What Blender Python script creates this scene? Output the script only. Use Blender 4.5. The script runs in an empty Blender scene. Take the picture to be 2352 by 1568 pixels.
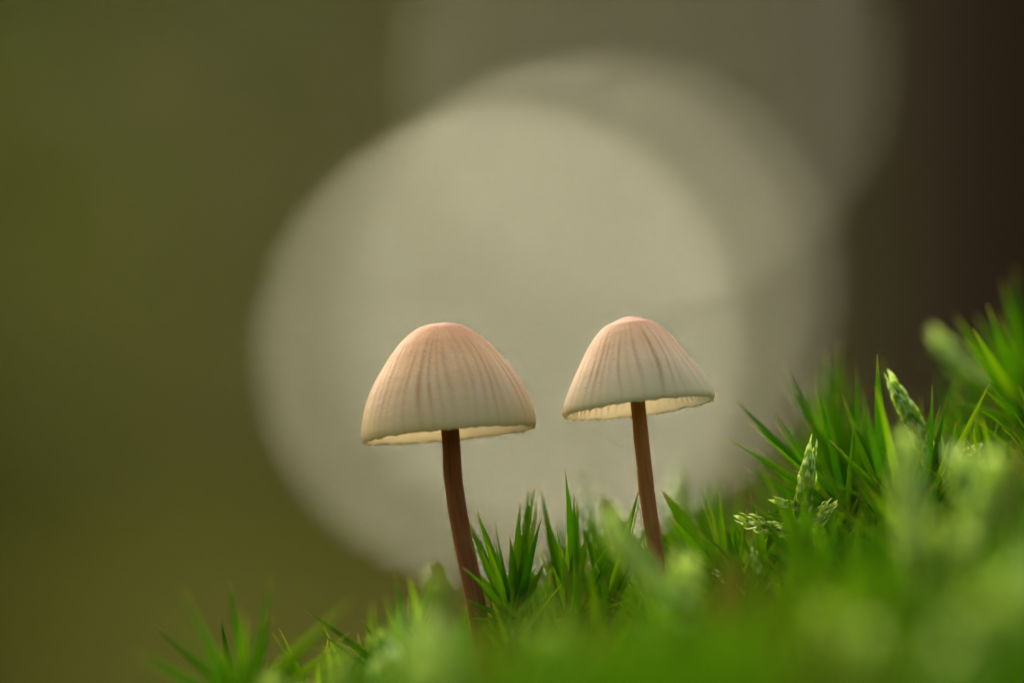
import bpy, math, random
import numpy as np
from mathutils import Vector, Matrix

# ---------------------------------------------------------------- camera, sky, sun, exposure
R = math.radians
sc = bpy.context.scene
C = sc.collection
D0 = 1.0            # metres from lens to the mushrooms
W = 0.075           # metres of width seen there
APERTURE = 0.0385   # metres, diameter of the lens opening
PITCH = R(2.0)
ZC = 0.30           # height of the picture centre above the forest floor
LENS = 36.0 * D0 / W

FWD = Vector((0, math.cos(PITCH), math.sin(PITCH)))
UP = Vector((0, -math.sin(PITCH), math.cos(PITCH)))
RIGHT = Vector((1, 0, 0))
CAM = Vector((0, 0, ZC)) - FWD * D0
cd = bpy.data.cameras.new('camera'); cam = bpy.data.objects.new('camera', cd); C.objects.link(cam)
cam.location = CAM
cam.rotation_euler = (R(90) + PITCH, 0, 0)
cd.lens = LENS; cd.sensor_width = 36
cd.clip_start = 0.01; cd.clip_end = 400
cd.dof.use_dof = True
cd.dof.focus_distance = D0 - 0.002
cd.dof.aperture_fstop = (LENS / 1000) / APERTURE
sc.camera = cam

SUN = Vector((-0.24, 0.69, 0.68)).normalized()      # towards the sun: behind, to the left
el = math.asin(SUN.z); az = math.atan2(SUN.x, SUN.y)
w = bpy.data.worlds.new('World'); sc.world = w; w.use_nodes = True
nt = w.node_tree
bg = nt.nodes['Background']
sky = nt.nodes.new('ShaderNodeTexSky'); sky.sky_type = 'NISHITA'; sky.sun_disc = False
sky.sun_elevation = el; sky.sun_rotation = az
sky.air_density = 1.0; sky.dust_density = 9.0; sky.ozone_density = 0.0
nt.links.new(sky.outputs[0], bg.inputs[0]); bg.inputs[1].default_value = 0.15
sd = bpy.data.lights.new('sun', 'SUN'); sun = bpy.data.objects.new('sun', sd); C.objects.link(sun)
sd.energy = 1.5; sd.angle = R(10); sd.color = (1.0, 0.925, 0.60)
sun.rotation_euler = SUN.to_track_quat('Z', 'Y').to_euler()
sun.location = SUN * 20
vs = sc.view_settings
vs.view_transform = 'Standard'; vs.look = 'None'; vs.gamma = 1; vs.use_curve_mapping = False
vs.exposure = 1.35
sc.cycles.use_adaptive_sampling = False
sc.cycles.use_denoising = True
sc.cycles.sampling_pattern = 'TABULATED_SOBOL'
sc.cycles.max_bounces = 10; sc.cycles.diffuse_bounces = 4; sc.cycles.transmission_bounces = 6
sc.cycles.caustics_reflective = False; sc.cycles.caustics_refractive = False

# ---------------------------------------------------------------- helpers
S = W / 2352.0                                   # metres per photo unit at the mushrooms
def at(px, py, mm=0.0):
    """point seen at photo position px, py, mm millimetres beyond the mushrooms"""
    t = D0 + mm * 0.001
    k = t / D0
    return CAM + FWD * t + RIGHT * ((px - 1176) * S * k) + UP * ((784 - py) * S * k)

def tag(o, label=None, cat=None, group=None, kind=None):
    if label: o['label'] = label
    if cat: o['category'] = cat
    if group: o['group'] = group
    if kind: o['kind'] = kind
    return o
def empty(name, loc, label, cat, group=None):
    o = bpy.data.objects.new(name, None); C.objects.link(o)
    o.empty_display_size = 0.002
    o.location = loc
    return tag(o, label, cat, group)
def link(name, me, m=None, parent=None, loc=None):
    if m is not None and len(me.materials) == 0: me.materials.append(m)
    o = bpy.data.objects.new(name, me); C.objects.link(o)
    if parent is not None: o.parent = parent
    if loc is not None: o.location = loc
    return o

class MB:
    """collects vertices, faces and one uv per vertex"""
    def __init__(self): self.v = []; self.f = []; self.uv = []
    def add(self, v, f, uv):
        n = len(self.v)
        self.v += [tuple(p) for p in v]; self.uv += uv
        self.f += [tuple(i + n for i in q) for q in f]
    def mesh(self, name, smooth=True):
        me = bpy.data.meshes.new(name)
        me.from_pydata(self.v, [], self.f)
        ul = me.uv_layers.new(name='UVMap')
        li = np.empty(len(me.loops), dtype=np.int32); me.loops.foreach_get('vertex_index', li)
        uv = np.array(self.uv, dtype=np.float32)[li]
        ul.data.foreach_set('uv', uv.ravel())
        if smooth: me.polygons.foreach_set('use_smooth', np.ones(len(me.polygons), dtype=bool))
        me.update()
        return me
    def build(self, name, m, parent=None, loc=None, smooth=True):
        return link(name, self.mesh(name, smooth), m, parent, loc)

def tube(mb, pts, radii, n=10, cap=True, wob=None):
    """tapered tube through pts"""
    vv = []; ff = []; uv = []
    pts = [Vector(p) for p in pts]
    ref = Vector((0.31, 0.9, 0.2)).normalized()
    for i, p in enumerate(pts):
        t = (pts[min(i + 1, len(pts) - 1)] - pts[max(i - 1, 0)]).normalized()
        a = t.cross(ref)
        if a.length < 1e-3: a = t.cross(Vector((1, 0, 0)))
        a.normalize(); b = t.cross(a)
        for j in range(n):
            th = 2 * math.pi * j / n
            r = radii[i] * (wob(i, j) if wob else 1)
            vv.append(p + (a * math.cos(th) + b * math.sin(th)) * r); uv.append((j / n, i / (len(pts) - 1)))
    for i in range(len(pts) - 1):
        for j in range(n):
            k = (j + 1) % n
            ff.append((i * n + j, i * n + k, (i + 1) * n + k, (i + 1) * n + j))
    if cap:
        ff.append(tuple(range(n - 1, -1, -1))); ff.append(tuple((len(pts) - 1) * n + j for j in range(n)))
    mb.add(vv, ff, uv)

def bez(a, b, c, t): return a * (1 - t) ** 2 + b * (2 * t * (1 - t)) + c * t * t

def prof_lance(s): return (0.55 + 1.5 * s if s < 0.3 else 1.0) * (1 - max(0, (s - 0.25) / 0.75) ** 1.5) if s < 1 else 0.0
def prof_blade(s): return min(1, .62 + 1.1 * s) * (1 - max(0, (s - .12) / .88) ** 1.55)
def prof_ovate(s): return math.sin(math.pi * min(1, s * 0.92 + 0.08)) ** 0.8 * (1 - 0.35 * s)

def leaf(mb, p0, p1, p2, width, face, n=7, fold=0.35, prof=prof_lance, rnd=0.5, jag=0.0, cup=0.0):
    """V-channelled blade on the curve p0 p1 p2; 'face' is the direction its inner side looks to"""
    vv = []; uv = []; ff = []
    for i in range(n + 1):
        s = i / n
        p = bez(p0, p1, p2, s)
        t = (bez(p0, p1, p2, min(1, s + .02)) - bez(p0, p1, p2, max(0, s - .02))).normalized()
        side = t.cross(face)
        if side.length < 1e-4: side = t.cross(Vector((0.3, 0.5, 0.8)))
        side.normalize(); nn = side.cross(t).normalized()
        h = 0.5 * width * max(prof(s), 0.012)
        if jag and 0 < i < n: h *= 1 + jag * (1 if i % 2 else -1)
        vv += [p - side * h + nn * h * fold, p - nn * h * fold * (0.6 + cup), p + side * h + nn * h * fold]
        uv += [(rnd, s)] * 3
    for i in range(n):
        a = i * 3; b = a + 3
        ff += [(a, a + 1, b + 1, b), (a + 1, a + 2, b + 2, b + 1)]
    mb.add(vv, ff, uv)

# ---------------------------------------------------------------- materials
def mat(name):
    m = bpy.data.materials.new(name); m.use_nodes = True
    t = m.node_tree; t.nodes.clear()
    out = t.nodes.new('ShaderNodeOutputMaterial')
    return m, t, out
class N:
    def __init__(self, t): self.t = t
    def __call__(self, kind, **kw):
        n = self.t.nodes.new('ShaderNode' + kind)
        for k, v in kw.items(): setattr(n, k, v)
        return n
    def l(self, a, b): self.t.links.new(a, b)
def ramp(g, stops, fac=None):
    r = g('ValToRGB')
    e = r.color_ramp.elements
    while len(e) < len(stops): e.new(0.5)
    for x, (p, c) in zip(e, stops): x.position = p; x.color = (*c, 1)
    if fac is not None: g.l(fac, r.inputs[0])
    return r
def mixc(g, a, b, fac, mode='MIX'):
    m = g('Mix', data_type='RGBA', blend_type=mode)
    for s, x in ((m.inputs[0], fac), (m.inputs[6], a), (m.inputs[7], b)):
        if isinstance(x, (int, float)): s.default_value = x
        elif isinstance(x, tuple): s.default_value = (*x, 1)
        else: g.l(x, s)
    return m.outputs[2]
def math_(g, op, a, b=None, clamp=False):
    m = g('Math', operation=op, use_clamp=clamp)
    for s, x in ((m.inputs[0], a), (m.inputs[1], b)):
        if x is None: continue
        if isinstance(x, (int, float)): s.default_value = x
        else: g.l(x, s)
    return m.outputs[0]

def leaf_material(name, dark, light, tip, tip_at=0.9, trans=0.45, rough=0.62, tboost=1.7, base=None, spec=0.0, nscale=900):
    m, t, out = mat(name); g = N(t)
    uv = g('UVMap'); sx = g('SeparateXYZ'); g.l(uv.outputs[0], sx.inputs[0])
    oi = g('ObjectInfo')
    tc = g('TexCoord'); no = g('TexNoise'); no.inputs['Scale'].default_value = nscale; no.inputs['Detail'].default_value = 3
    g.l(tc.outputs['Object'], no.inputs['Vector'])
    r = math_(g, 'ADD', math_(g, 'MULTIPLY', sx.outputs[0], 0.5), math_(g, 'MULTIPLY', oi.outputs['Random'], 0.35))
    r = math_(g, 'ADD', r, math_(g, 'MULTIPLY', math_(g, 'SUBTRACT', no.outputs[0], 0.5), 0.5), True)
    col = ramp(g, [(0.05, dark), (0.9, light)], r).outputs[0]
    tipf = g('MapRange'); tipf.inputs[1].default_value = tip_at - 0.08; tipf.inputs[2].default_value = min(1.0, tip_at + 0.08)
    g.l(sx.outputs[1], tipf.inputs[0])
    col = mixc(g, col, tip, tipf.outputs[0])
    if base:
        bf = g('MapRange'); bf.inputs[1].default_value = 0.0; bf.inputs[2].default_value = 0.35
        bf.inputs[3].default_value = 0.7; bf.inputs[4].default_value = 0.0
        g.l(sx.outputs[1], bf.inputs[0]); col = mixc(g, col, base, bf.outputs[0])
    p = g('BsdfPrincipled'); g.l(col, p.inputs['Base Color']); p.inputs['Roughness'].default_value = rough
    p.inputs['Specular IOR Level'].default_value = spec
    tr = g('BsdfTranslucent')
    tcol = mixc(g, col, (tboost * .86, tboost * 1.12, tboost * 0.4), 1.0, 'MULTIPLY'); g.l(tcol, tr.inputs[0])
    mx = g('MixShader'); mx.inputs[0].default_value = trans
    g.l(p.outputs[0], mx.inputs[1]); g.l(tr.outputs[0], mx.inputs[2]); g.l(mx.outputs[0], out.inputs[0])
    return m

M = {}
M['hair'] = leaf_material('haircap_leaf', (0.028, 0.092, 0.001), (0.105, 0.205, 0.004), (0.26, 0.17, 0.05), 0.93)
M['hair_dark'] = leaf_material('haircap_leaf_dark', (0.016, 0.068, 0.002), (0.060, 0.150, 0.004), (0.16, 0.11, 0.04), 0.92)
M['hair_yellow'] = leaf_material('haircap_leaf_yellow', (0.11, 0.19, 0.002), (0.19, 0.27, 0.008), (0.36, 0.26, 0.04), 0.93)
M['hair_brown'] = leaf_material('haircap_leaf_dry', (0.06, 0.045, 0.010), (0.13, 0.085, 0.022), (0.18, 0.12, 0.04), 0.9)
M['carpet'] = leaf_material('moss_carpet_leaf', (0.022, 0.080, 0.001), (0.095, 0.175, 0.004), (0.14, 0.20, 0.03), 0.95)
M['feather'] = leaf_material('feather_moss_leaf', (0.085, 0.155, 0.005), (0.165, 0.25, 0.015), (0.38, 0.42, 0.11), 0.6, trans=0.5, rough=0.3, spec=0.5)
M['bud'] = leaf_material('feather_moss_bud', (0.22, 0.31, 0.02), (0.40, 0.47, 0.07), (0.76, 0.78, 0.36), 0.6, trans=0.4, rough=0.3, spec=0.5)

def simple(name, c1, c2, scale, rough=0.6, bump=0.0, bscale=None, dist=0.001, coord='Object', stretch=None, spec=0.3):
    m, t, out = mat(name); g = N(t)
    tc = g('TexCoord'); mp = g('Mapping')
    if stretch: mp.inputs['Scale'].default_value = stretch
    g.l(tc.outputs[coord], mp.inputs[0])
    no = g('TexNoise'); no.inputs['Scale'].default_value = scale; no.inputs['Detail'].default_value = 6; no.inputs['Roughness'].default_value = 0.6
    g.l(mp.outputs[0], no.inputs['Vector'])
    col = ramp(g, [(0.32, c1), (0.68, c2)], no.outputs[0]).outputs[0]
    p = g('BsdfPrincipled'); g.l(col, p.inputs['Base Color']); p.inputs['Roughness'].default_value = rough
    p.inputs['Specular IOR Level'].default_value = spec
    if bump:
        n2 = g('TexNoise'); n2.inputs['Scale'].default_value = bscale or scale * 2; n2.inputs['Detail'].default_value = 5
        g.l(mp.outputs[0], n2.inputs['Vector'])
        b = g('Bump'); b.inputs['Strength'].default_value = bump; b.inputs['Distance'].default_value = dist
        g.l(n2.outputs[0], b.inputs['Height']); g.l(b.outputs[0], p.inputs['Normal'])
    g.l(p.outputs[0], out.inputs[0])
    return m
M['floor'] = simple('leaf_litter', (0.031, 0.034, 0.005), (0.058, 0.058, 0.012), 6, 1.0, 0.6, 30, 0.02, spec=0.0)
M['soil'] = simple('mossy_soil', (0.020, 0.030, 0.006), (0.045, 0.075, 0.010), 160, 0.9, 0.5, 500, 0.001)
M['bark'] = simple('dark_bark', (0.012, 0.0065, 0.002), (0.034, 0.019, 0.005), 14, 0.9, 0.8, 40, 0.006, stretch=(1, 1, 0.25), spec=0.03)
M['bark_grey'] = simple('far_bark', (0.06, 0.05, 0.032), (0.13, 0.11, 0.07), 5, 0.85, 0.5, 20, 0.01, stretch=(1, 1, 0.3))
M['stem_green'] = simple('moss_stem', (0.07, 0.09, 0.015), (0.16, 0.14, 0.03), 800, 0.5)
M['stem_red'] = simple('moss_stem_red', (0.12, 0.045, 0.015), (0.20, 0.09, 0.03), 800, 0.5)
M['bush_green'] = leaf_material('bush_leaf_green', (0.040, 0.062, 0.002), (0.066, 0.090, 0.005), (0.09, 0.12, 0.02), 0.97, trans=0.35, rough=0.75, nscale=2, spec=0.1)
M['bush_olive'] = leaf_material('bush_leaf_olive', (0.050, 0.053, 0.005), (0.085, 0.082, 0.010), (0.12, 0.10, 0.03), 0.97, trans=0.35, rough=0.75, nscale=2, spec=0.1)
M['bush_brown'] = leaf_material('bush_leaf_brown', (0.045, 0.036, 0.012), (0.078, 0.060, 0.022), (0.10, 0.08, 0.04), 0.97, trans=0.3, rough=0.75, nscale=2, spec=0.1)
M['bush_bracken'] = leaf_material('bracken_leaf', (0.060, 0.062, 0.006), (0.10, 0.092, 0.012), (0.13, 0.10, 0.03), 0.97, trans=0.4, rough=0.75, nscale=2, spec=0.1)
def glossy_leaf(name, rough):  # gloss levels set how bright and soft the sun glints come out
    m, t, out = mat(name); g = N(t)
    p = g('BsdfPrincipled'); p.inputs['Base Color'].default_value = (0.05, 0.09, 0.02, 1)
    p.inputs['Roughness'].default_value = rough; p.inputs['IOR'].default_value = 1.7
    g.l(p.outputs[0], out.inputs[0]); return m
M['glossy'] = glossy_leaf('wet_glossy_leaf', 0.1)
M['semi'] = glossy_leaf('damp_leaf', 0.22)
M['satin'] = glossy_leaf('damp_satin_leaf', 0.33)

def cap_material(name, seed, apex, mid, low, edge, groove):
    m, t, out = mat(name); g = N(t)
    uv = g('UVMap'); sx = g('SeparateXYZ'); g.l(uv.outputs[0], sx.inputs[0])
    u, v = sx.outputs[0], sx.outputs[1]
    tc = g('TexCoord')
    n1 = g('TexNoise'); n1.inputs['Scale'].default_value = 420; n1.inputs['Detail'].default_value = 4; g.l(tc.outputs['Object'], n1.inputs['Vector'])
    # streaks: noise stretched down the cap
    cb = g('CombineXYZ'); g.l(math_(g, 'MULTIPLY', u, 34.0), cb.inputs[0]); g.l(math_(g, 'MULTIPLY', v, 1.3), cb.inputs[1]); cb.inputs[2].default_value = seed
    n2 = g('TexNoise'); n2.inputs['Scale'].default_value = 1.0; n2.inputs['Detail'].default_value = 3; g.l(cb.outputs[0], n2.inputs['Vector'])
    cb3 = g('CombineXYZ'); g.l(math_(g, 'MULTIPLY', u, 120.0), cb3.inputs[0]); g.l(math_(g, 'MULTIPLY', v, 7.0), cb3.inputs[1]); cb3.inputs[2].default_value = seed + 4
    n3 = g('TexNoise'); n3.inputs['Scale'].default_value = 1.0; n3.inputs['Detail'].default_value = 2; g.l(cb3.outputs[0], n3.inputs['Vector'])
    vv = math_(g, 'ADD', v, math_(g, 'MULTIPLY', math_(g, 'SUBTRACT', n1.outputs[0], 0.5), 0.18))
    vv = math_(g, 'ADD', vv, math_(g, 'MULTIPLY', math_(g, 'SUBTRACT', n2.outputs[0], 0.5), 0.22))
    col = ramp(g, [(0.02, apex), (0.22, (apex[0] * .5 + mid[0] * .5, apex[1] * .5 + mid[1] * .5, apex[2] * .5 + mid[2] * .5)), (0.45, mid), (0.78, low), (0.97, edge)], vv).outputs[0]
    at1 = g('Attribute', attribute_name='groove')
    gf = math_(g, 'MULTIPLY', at1.outputs['Fac'], math_(g, 'ADD', math_(g, 'MULTIPLY', n2.outputs[0], 1.3), 0.20), True)
    col = mixc(g, col, groove, gf)
    st = g('MapRange'); st.inputs[1].default_value = 0.48; st.inputs[2].default_value = 0.75; st.inputs[4].default_value = 0.38; g.l(n3.outputs[0], st.inputs[0])
    n5 = g('TexNoise'); n5.inputs['Scale'].default_value = 4200; n5.inputs['Detail'].default_value = 2; g.l(tc.outputs['Object'], n5.inputs['Vector'])
    col = mixc(g, col, (0.92, 0.77, 0.54), math_(g, 'MULTIPLY', st.outputs[0], math_(g, 'MULTIPLY', math_(g, 'SUBTRACT', n5.outputs[0], 0.38), 5.0, True), True))
    p = g('BsdfPrincipled'); g.l(col, p.inputs['Base Color']); p.inputs['Roughness'].default_value = 0.55
    p.inputs['Specular IOR Level'].default_value = 0.3
    b = g('Bump'); b.inputs['Strength'].default_value = 0.35; b.inputs['Distance'].default_value = 0.0001
    n4 = g('TexNoise'); n4.inputs['Scale'].default_value = 3500; n4.inputs['Detail'].default_value = 3; g.l(tc.outputs['Object'], n4.inputs['Vector'])
    g.l(n4.outputs[0], b.inputs['Height']); g.l(b.outputs[0], p.inputs['Normal'])
    tr = g('BsdfTranslucent'); ef = g('MapRange'); ef.inputs[1].default_value = 0.55; ef.inputs[2].default_value = 0.92; ef.inputs[3].default_value = 0.22; ef.inputs[4].default_value = 0.52
    g.l(v, ef.inputs[0])
    g.l(mixc(g, col, (0.94, 0.93, 0.82), ef.outputs[0]), tr.inputs[0])
    mx = g('MixShader'); g.l(ef.outputs[0], mx.inputs[0])
    g.l(p.outputs[0], mx.inputs[1]); g.l(tr.outputs[0], mx.inputs[2]); g.l(mx.outputs[0], out.inputs[0])
    return m
def gill_material():
    m, t, out = mat('gill_flesh'); g = N(t)
    tc = g('TexCoord'); no = g('TexNoise'); no.inputs['Scale'].default_value = 700; g.l(tc.outputs['Object'], no.inputs['Vector'])
    col = ramp(g, [(0.3, (0.92, 0.90, 0.76)), (0.7, (0.97, 0.95, 0.84))], no.outputs[0]).outputs[0]
    p = g('BsdfPrincipled'); g.l(col, p.inputs['Base Color']); p.inputs['Roughness'].default_value = 0.6
    tr = g('BsdfTranslucent'); g.l(col, tr.inputs[0])
    mx = g('MixShader'); mx.inputs[0].default_value = 0.68
    g.l(p.outputs[0], mx.inputs[1]); g.l(tr.outputs[0], mx.inputs[2]); g.l(mx.outputs[0], out.inputs[0])
    return m
M['gill'] = gill_material()
def stem_material(name, top, bot, streak):
    m, t, out = mat(name); g = N(t)
    uv = g('UVMap'); sx = g('SeparateXYZ'); g.l(uv.outputs[0], sx.inputs[0])
    cb = g('CombineXYZ'); g.l(math_(g, 'MULTIPLY', sx.outputs[0], 14.0), cb.inputs[0]); g.l(math_(g, 'MULTIPLY', sx.outputs[1], 5.0), cb.inputs[1])
    n2 = g('TexNoise'); n2.inputs['Scale'].default_value = 1.0; n2.inputs['Detail'].default_value = 4; g.l(cb.outputs[0], n2.inputs['Vector'])
    col = ramp(g, [(0.0, bot), (0.55, tuple(0.5 * (a + b) for a, b in zip(top, bot))), (1.0, top)], sx.outputs[1]).outputs[0]
    f = g('MapRange'); f.inputs[1].default_value = 0.45; f.inputs[2].default_value = 0.75; f.inputs[4].default_value = 0.55; g.l(n2.outputs[0], f.inputs[0])
    col = mixc(g, col, streak, f.outputs[0])
    p = g('BsdfPrincipled'); g.l(col, p.inputs['Base Color']); p.inputs['Roughness'].default_value = 0.6; p.inputs['Specular IOR Level'].default_value = 0.06
    p.inputs['Subsurface Weight'].default_value = 0.3; p.inputs['Subsurface Radius'].default_value = (1, .4, .2); p.inputs['Subsurface Scale'].default_value = 0.0005
    b = g('Bump'); b.inputs['Strength'].default_value = 0.3; b.inputs['Distance'].default_value = 0.0001
    g.l(n2.outputs[0], b.inputs['Height']); g.l(b.outputs[0], p.inputs['Normal'])
    g.l(p.outputs[0], out.inputs[0]); return m

# ---------------------------------------------------------------- ground
TX = [-3000, -500, 0, 250, 560, 900, 1150, 1500, 1700, 1900, 2150, 2352, 2900, 4000, 7000]
TY = [6000, 2250, 1800, 1660, 1570, 1485, 1390, 1315, 1240, 1130, 1010, 930, 760, 620, 560]
SHOOT = 0.0085
def top_py(px, mm):
    off = np.where(mm < 0, -mm * np.interp(px, [300, 1100, 1700, 1900, 2352], [1.6, 1.0, 1.4, 2.8, 4.2]), mm * 0.55)
    return np.interp(px, TX, TY) + off
def ground_z(x, y):
    t = D0 + y; k = t / D0
    px = 1176 + x / (S * k)
    py = top_py(px, y * 1000)
    z = CAM.z + t * math.sin(PITCH) + (784 - py) * S * k - SHOOT
    z = z - np.maximum(0, -(y + 0.17)) * 1.1 - np.maximum(0, y - 0.10) * 0.35 - np.maximum(0, y - 0.5) * 0.3
    return z
def gz(x, y): return float(ground_z(np.float64(x), np.float64(y)))

rng = np.random.default_rng(7)
def grid_mesh(name, xs, ys, zf):
    X, Y = np.meshgrid(xs, ys); Z = zf(X, Y)
    v = np.stack([X.ravel(), Y.ravel(), Z.ravel()], 1)
    nx, ny = len(xs), len(ys)
    i = (np.arange(ny - 1)[:, None] * nx + np.arange(nx - 1)[None, :]).ravel()
    f = np.stack([i, i + 1, i + 1 + nx, i + nx], 1)
    me = bpy.data.meshes.new(name); me.from_pydata(v.tolist(), [], f.tolist())
    me.polygons.foreach_set('use_smooth', np.ones(len(f), dtype=bool)); me.update()
    return me
def rise(y): return 0.055 * np.maximum(0, y - 3.0) - 0.045 * np.maximum(0, y - 30.0)
def wav(x, y, s=1.0):
    return (np.sin(x * 1.7 * s + 1.3 * np.sin(y * 1.1 * s)) + np.sin(y * 2.3 * s + 0.7) * 0.7 + 0.5 * np.sin((x + y) * 4.1 * s)) / 2.2
xs = np.concatenate([np.linspace(-60, -3, 40), np.linspace(-2.8, 2.8, 41), np.linspace(3, 60, 40)])
ys = np.concatenate([np.linspace(-20, -1.2, 20), np.linspace(-1, 3, 31), np.linspace(3.2, 120, 60)])
o = link('forest_floor', grid_mesh('forest_floor', xs, ys, lambda x, y: -0.06 + 0.05 * wav(x, y, 0.6) + rise(y)), M['floor'])
tag(o, 'brown leaf-littered forest floor spreading under the trees', kind='structure')
bx = np.concatenate([np.linspace(-0.7, -0.09, 30), np.linspace(-0.085, 0.085, 70), np.linspace(0.09, 0.9, 40)])
by = np.concatenate([np.linspace(-0.6, -0.2, 20), np.linspace(-0.195, 0.12, 100), np.linspace(0.14, 1.6, 50)])
def bank_z(x, y):
    z = ground_z(x, y) + 0.0008 * wav(x, y, 150) * np.exp(-((x / .2) ** 2)) - 0.0012
    fall = np.clip((np.maximum(np.abs(x - 0.1) - 0.35, 0)) / 0.4, 0, 1) ** 2 * 0.8 + np.clip((y - 1.0) / 0.5, 0, 1) ** 2 * 0.6
    return np.maximum(z - fall, -0.2)
o = link('mossy_bank', grid_mesh('mossy_bank', bx, by, bank_z), M['soil'])
tag(o, 'green mossy bank rising to the foot of the dark tree', kind='structure')

# ---------------------------------------------------------------- trees, shrubs behind
def tree(loc, r, h, label, bark, leafm, crown_r, crown_z, nleaf, seed, lean=0.0, flare=1.6, ring=22, group=None, leafsize=(.05, .10)):
    rd = random.Random(seed)
    loc = (loc[0], loc[1], loc[2] + float(rise(loc[1])))
    root = empty('tree', loc, label, 'tree', group)
    mb = MB(); n = 26
    pts = []; rad = []
    for i in range(n):
        s = i / (n - 1); z = -0.15 + s ** 1.6 * (h + 0.15)
        pts.append(Vector((lean * z + 0.03 * math.sin(z * 1.3 + seed), 0.03 * math.sin(z * 0.9 + 2 * seed), z)))
        rad.append(r * (1 - 0.6 * s) * (1 + (flare - 1) * math.exp(-(z + .1) / 0.22)))
    ph = [rd.random() * 6.28 for _ in range(8)]
    def wob(i, j):
        th = 2 * math.pi * j / ring
        return 1 + 0.05 * math.sin(3 * th + ph[0] + i * .1) + 0.035 * math.sin(7 * th + ph[1] + i * .35) + 0.03 * math.sin(11 * th + ph[2] - i * .5) + rd.uniform(-.025, .025)
    tube(mb, pts, rad, ring, True, wob)
    mb.build('trunk', bark, root)
    tips = []
    for k in range(9):
        z = crown_z - crown_r * 0.6 + k / 8 * crown_r * 1.2; z = min(z, h * 0.97)
        a = k * 2.4 + seed
        b = Vector((lean * z, 0, z)); L = crown_r * rd.uniform(.7, 1.0)
        e = b + Vector((math.cos(a) * L, math.sin(a) * L, L * rd.uniform(.1, .6)))
        m2 = b.lerp(e, .5) + Vector((0, 0, .1 * L))
        lm = MB(); tube(lm, [b, m2, e], [r * .28, r * .18, r * .05], 7)
        lm.build('limb', bark, root); tips += [m2, e, b.lerp(e, .75)]
    lf = MB()
    for k in range(nleaf):
        c = rd.choice(tips) + Vector((rd.gauss(0, 1), rd.gauss(0, 1), rd.gauss(0, .8))) * crown_r * 0.22
        d = Vector((rd.gauss(0, 1), rd.gauss(0, 1), rd.gauss(0, .7))).normalized(); L = rd.uniform(*leafsize)
        leaf(lf, c, c + d * L * .5 + Vector((0, 0, .01)), c + d * L, L * .55, Vector((rd.gauss(0, .5), rd.gauss(0, .5), 1)), 2, .2, prof_ovate, rd.random())
    o = lf.build('crown', leafm, root); tag(o, kind='stuff')
    return root

def shrub(loc, rx, ry, h, label, leafm, nleaf, seed, group=None, lsize=(.05, .1)):
    rd = random.Random(seed)
    loc = (loc[0], loc[1], loc[2] + float(rise(loc[1])))
    root = empty('shrub', loc, label, 'shrub', group)
    tips = []
    for k in range(14):
        a = rd.random() * 6.28; q = rd.random() ** .5
        e = Vector((math.cos(a) * q * rx, math.sin(a) * q * ry, h * rd.uniform(.45, .95)))
        b = Vector((e.x * .2, e.y * .2, -.05)); m2 = b.lerp(e, .5) + Vector((e.x * .1, e.y * .1, .05))
        sb = MB(); tube(sb, [b, m2, e], [.018, .012, .004], 6); sb.build('stem', M['bark_grey'], root)
        for s in (.15, .3, .45, .6, .75, .9, 1): tips.append(bez(b, m2, e, s))
    lf = MB()
    for k in range(nleaf):
        c = rd.choice(tips) + Vector((rd.gauss(0, rx * .22), rd.gauss(0, ry * .22), rd.gauss(0, h * .07)))
        c.z = max(c.z, 0.02)
        d = Vector((rd.gauss(0, 1), rd.gauss(0, 1), rd.gauss(0, .6))).normalized(); L = rd.uniform(*lsize)
        leaf(lf, c, c + d * L * .5 + Vector((0, 0, .01)), c + d * L, L * .6, Vector((rd.gauss(0, .6), rd.gauss(0, .6), 1)), 2, .2, prof_ovate, rd.random())
    tag(lf.build('leaves', leafm, root), kind='stuff')
    return root

# the dark tree just behind the bank
tree((0.2125, 0.72, gz(0.2125, 0.72)), 0.155, 7.0, 'dark brown tree trunk standing right behind the mossy bank', M['bark'], M['bush_green'], 1.3, 5.2, 1500, 3, lean=-0.03, flare=1.35, ring=48)
tree((-1.75, 5.0, -.1), 0.12, 6.6, 'added leafy tree out of view whose crown shades the mossy bank', M['bark_grey'], M['bush_green'], 1.8, 5.2, 12000, 31, leafsize=(.10, .18))  # unseen tree, added so its crown screens the bank from direct sun
shrub((-0.95, 12.5, -.05), .75, .7, 1.9, 'fresh green shrub left of the twig with shining leaves', M['bush_green'], 4200, 11)
shrub((-0.05, 15.0, -.05), 1.5, .9, 2.2, 'olive green shrub behind the twig with shining leaves', M['bush_olive'], 4200, 12)
shrub((2.3, 14.0, -.05), 1.4, .9, 2.1, 'brown-leaved shrub hidden mostly by the dark tree', M['bush_brown'], 3600, 13)
shrub((-0.75, 9.0, -.05), .45, .35, 0.5, 'low yellowish bracken clump before the fresh green shrub', M['bush_bracken'], 2200, 15)
shrub((-4.0, 15.5, -.05), 1.7, 1.0, 2.4, 'olive green shrub beyond the fresh green shrub', M['bush_olive'], 3000, 14)
i = 0
for (x, y, r, m, t, lab) in ((-1.1, 19, .14, 'bark_grey', 'bush_olive', 'grey-barked tree beyond the olive shrub'),
                     (0.9, 24, .18, 'bark', 'bush_brown', 'dark-barked tree far beyond the shrubs'),
                     (-2.6, 26, .16, 'bark', 'bush_green', 'dark-barked tree far beyond the fresh green shrub'),
                     (3.2, 21, .17, 'bark_grey', 'bush_green', 'grey-barked tree beyond the brown-leaved shrub')):
    i += 1
    tree((x, y, -.1), r, 8.0, lab, M[m], M[t], 1.6, 5.6, 900, 20 + i)
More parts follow.
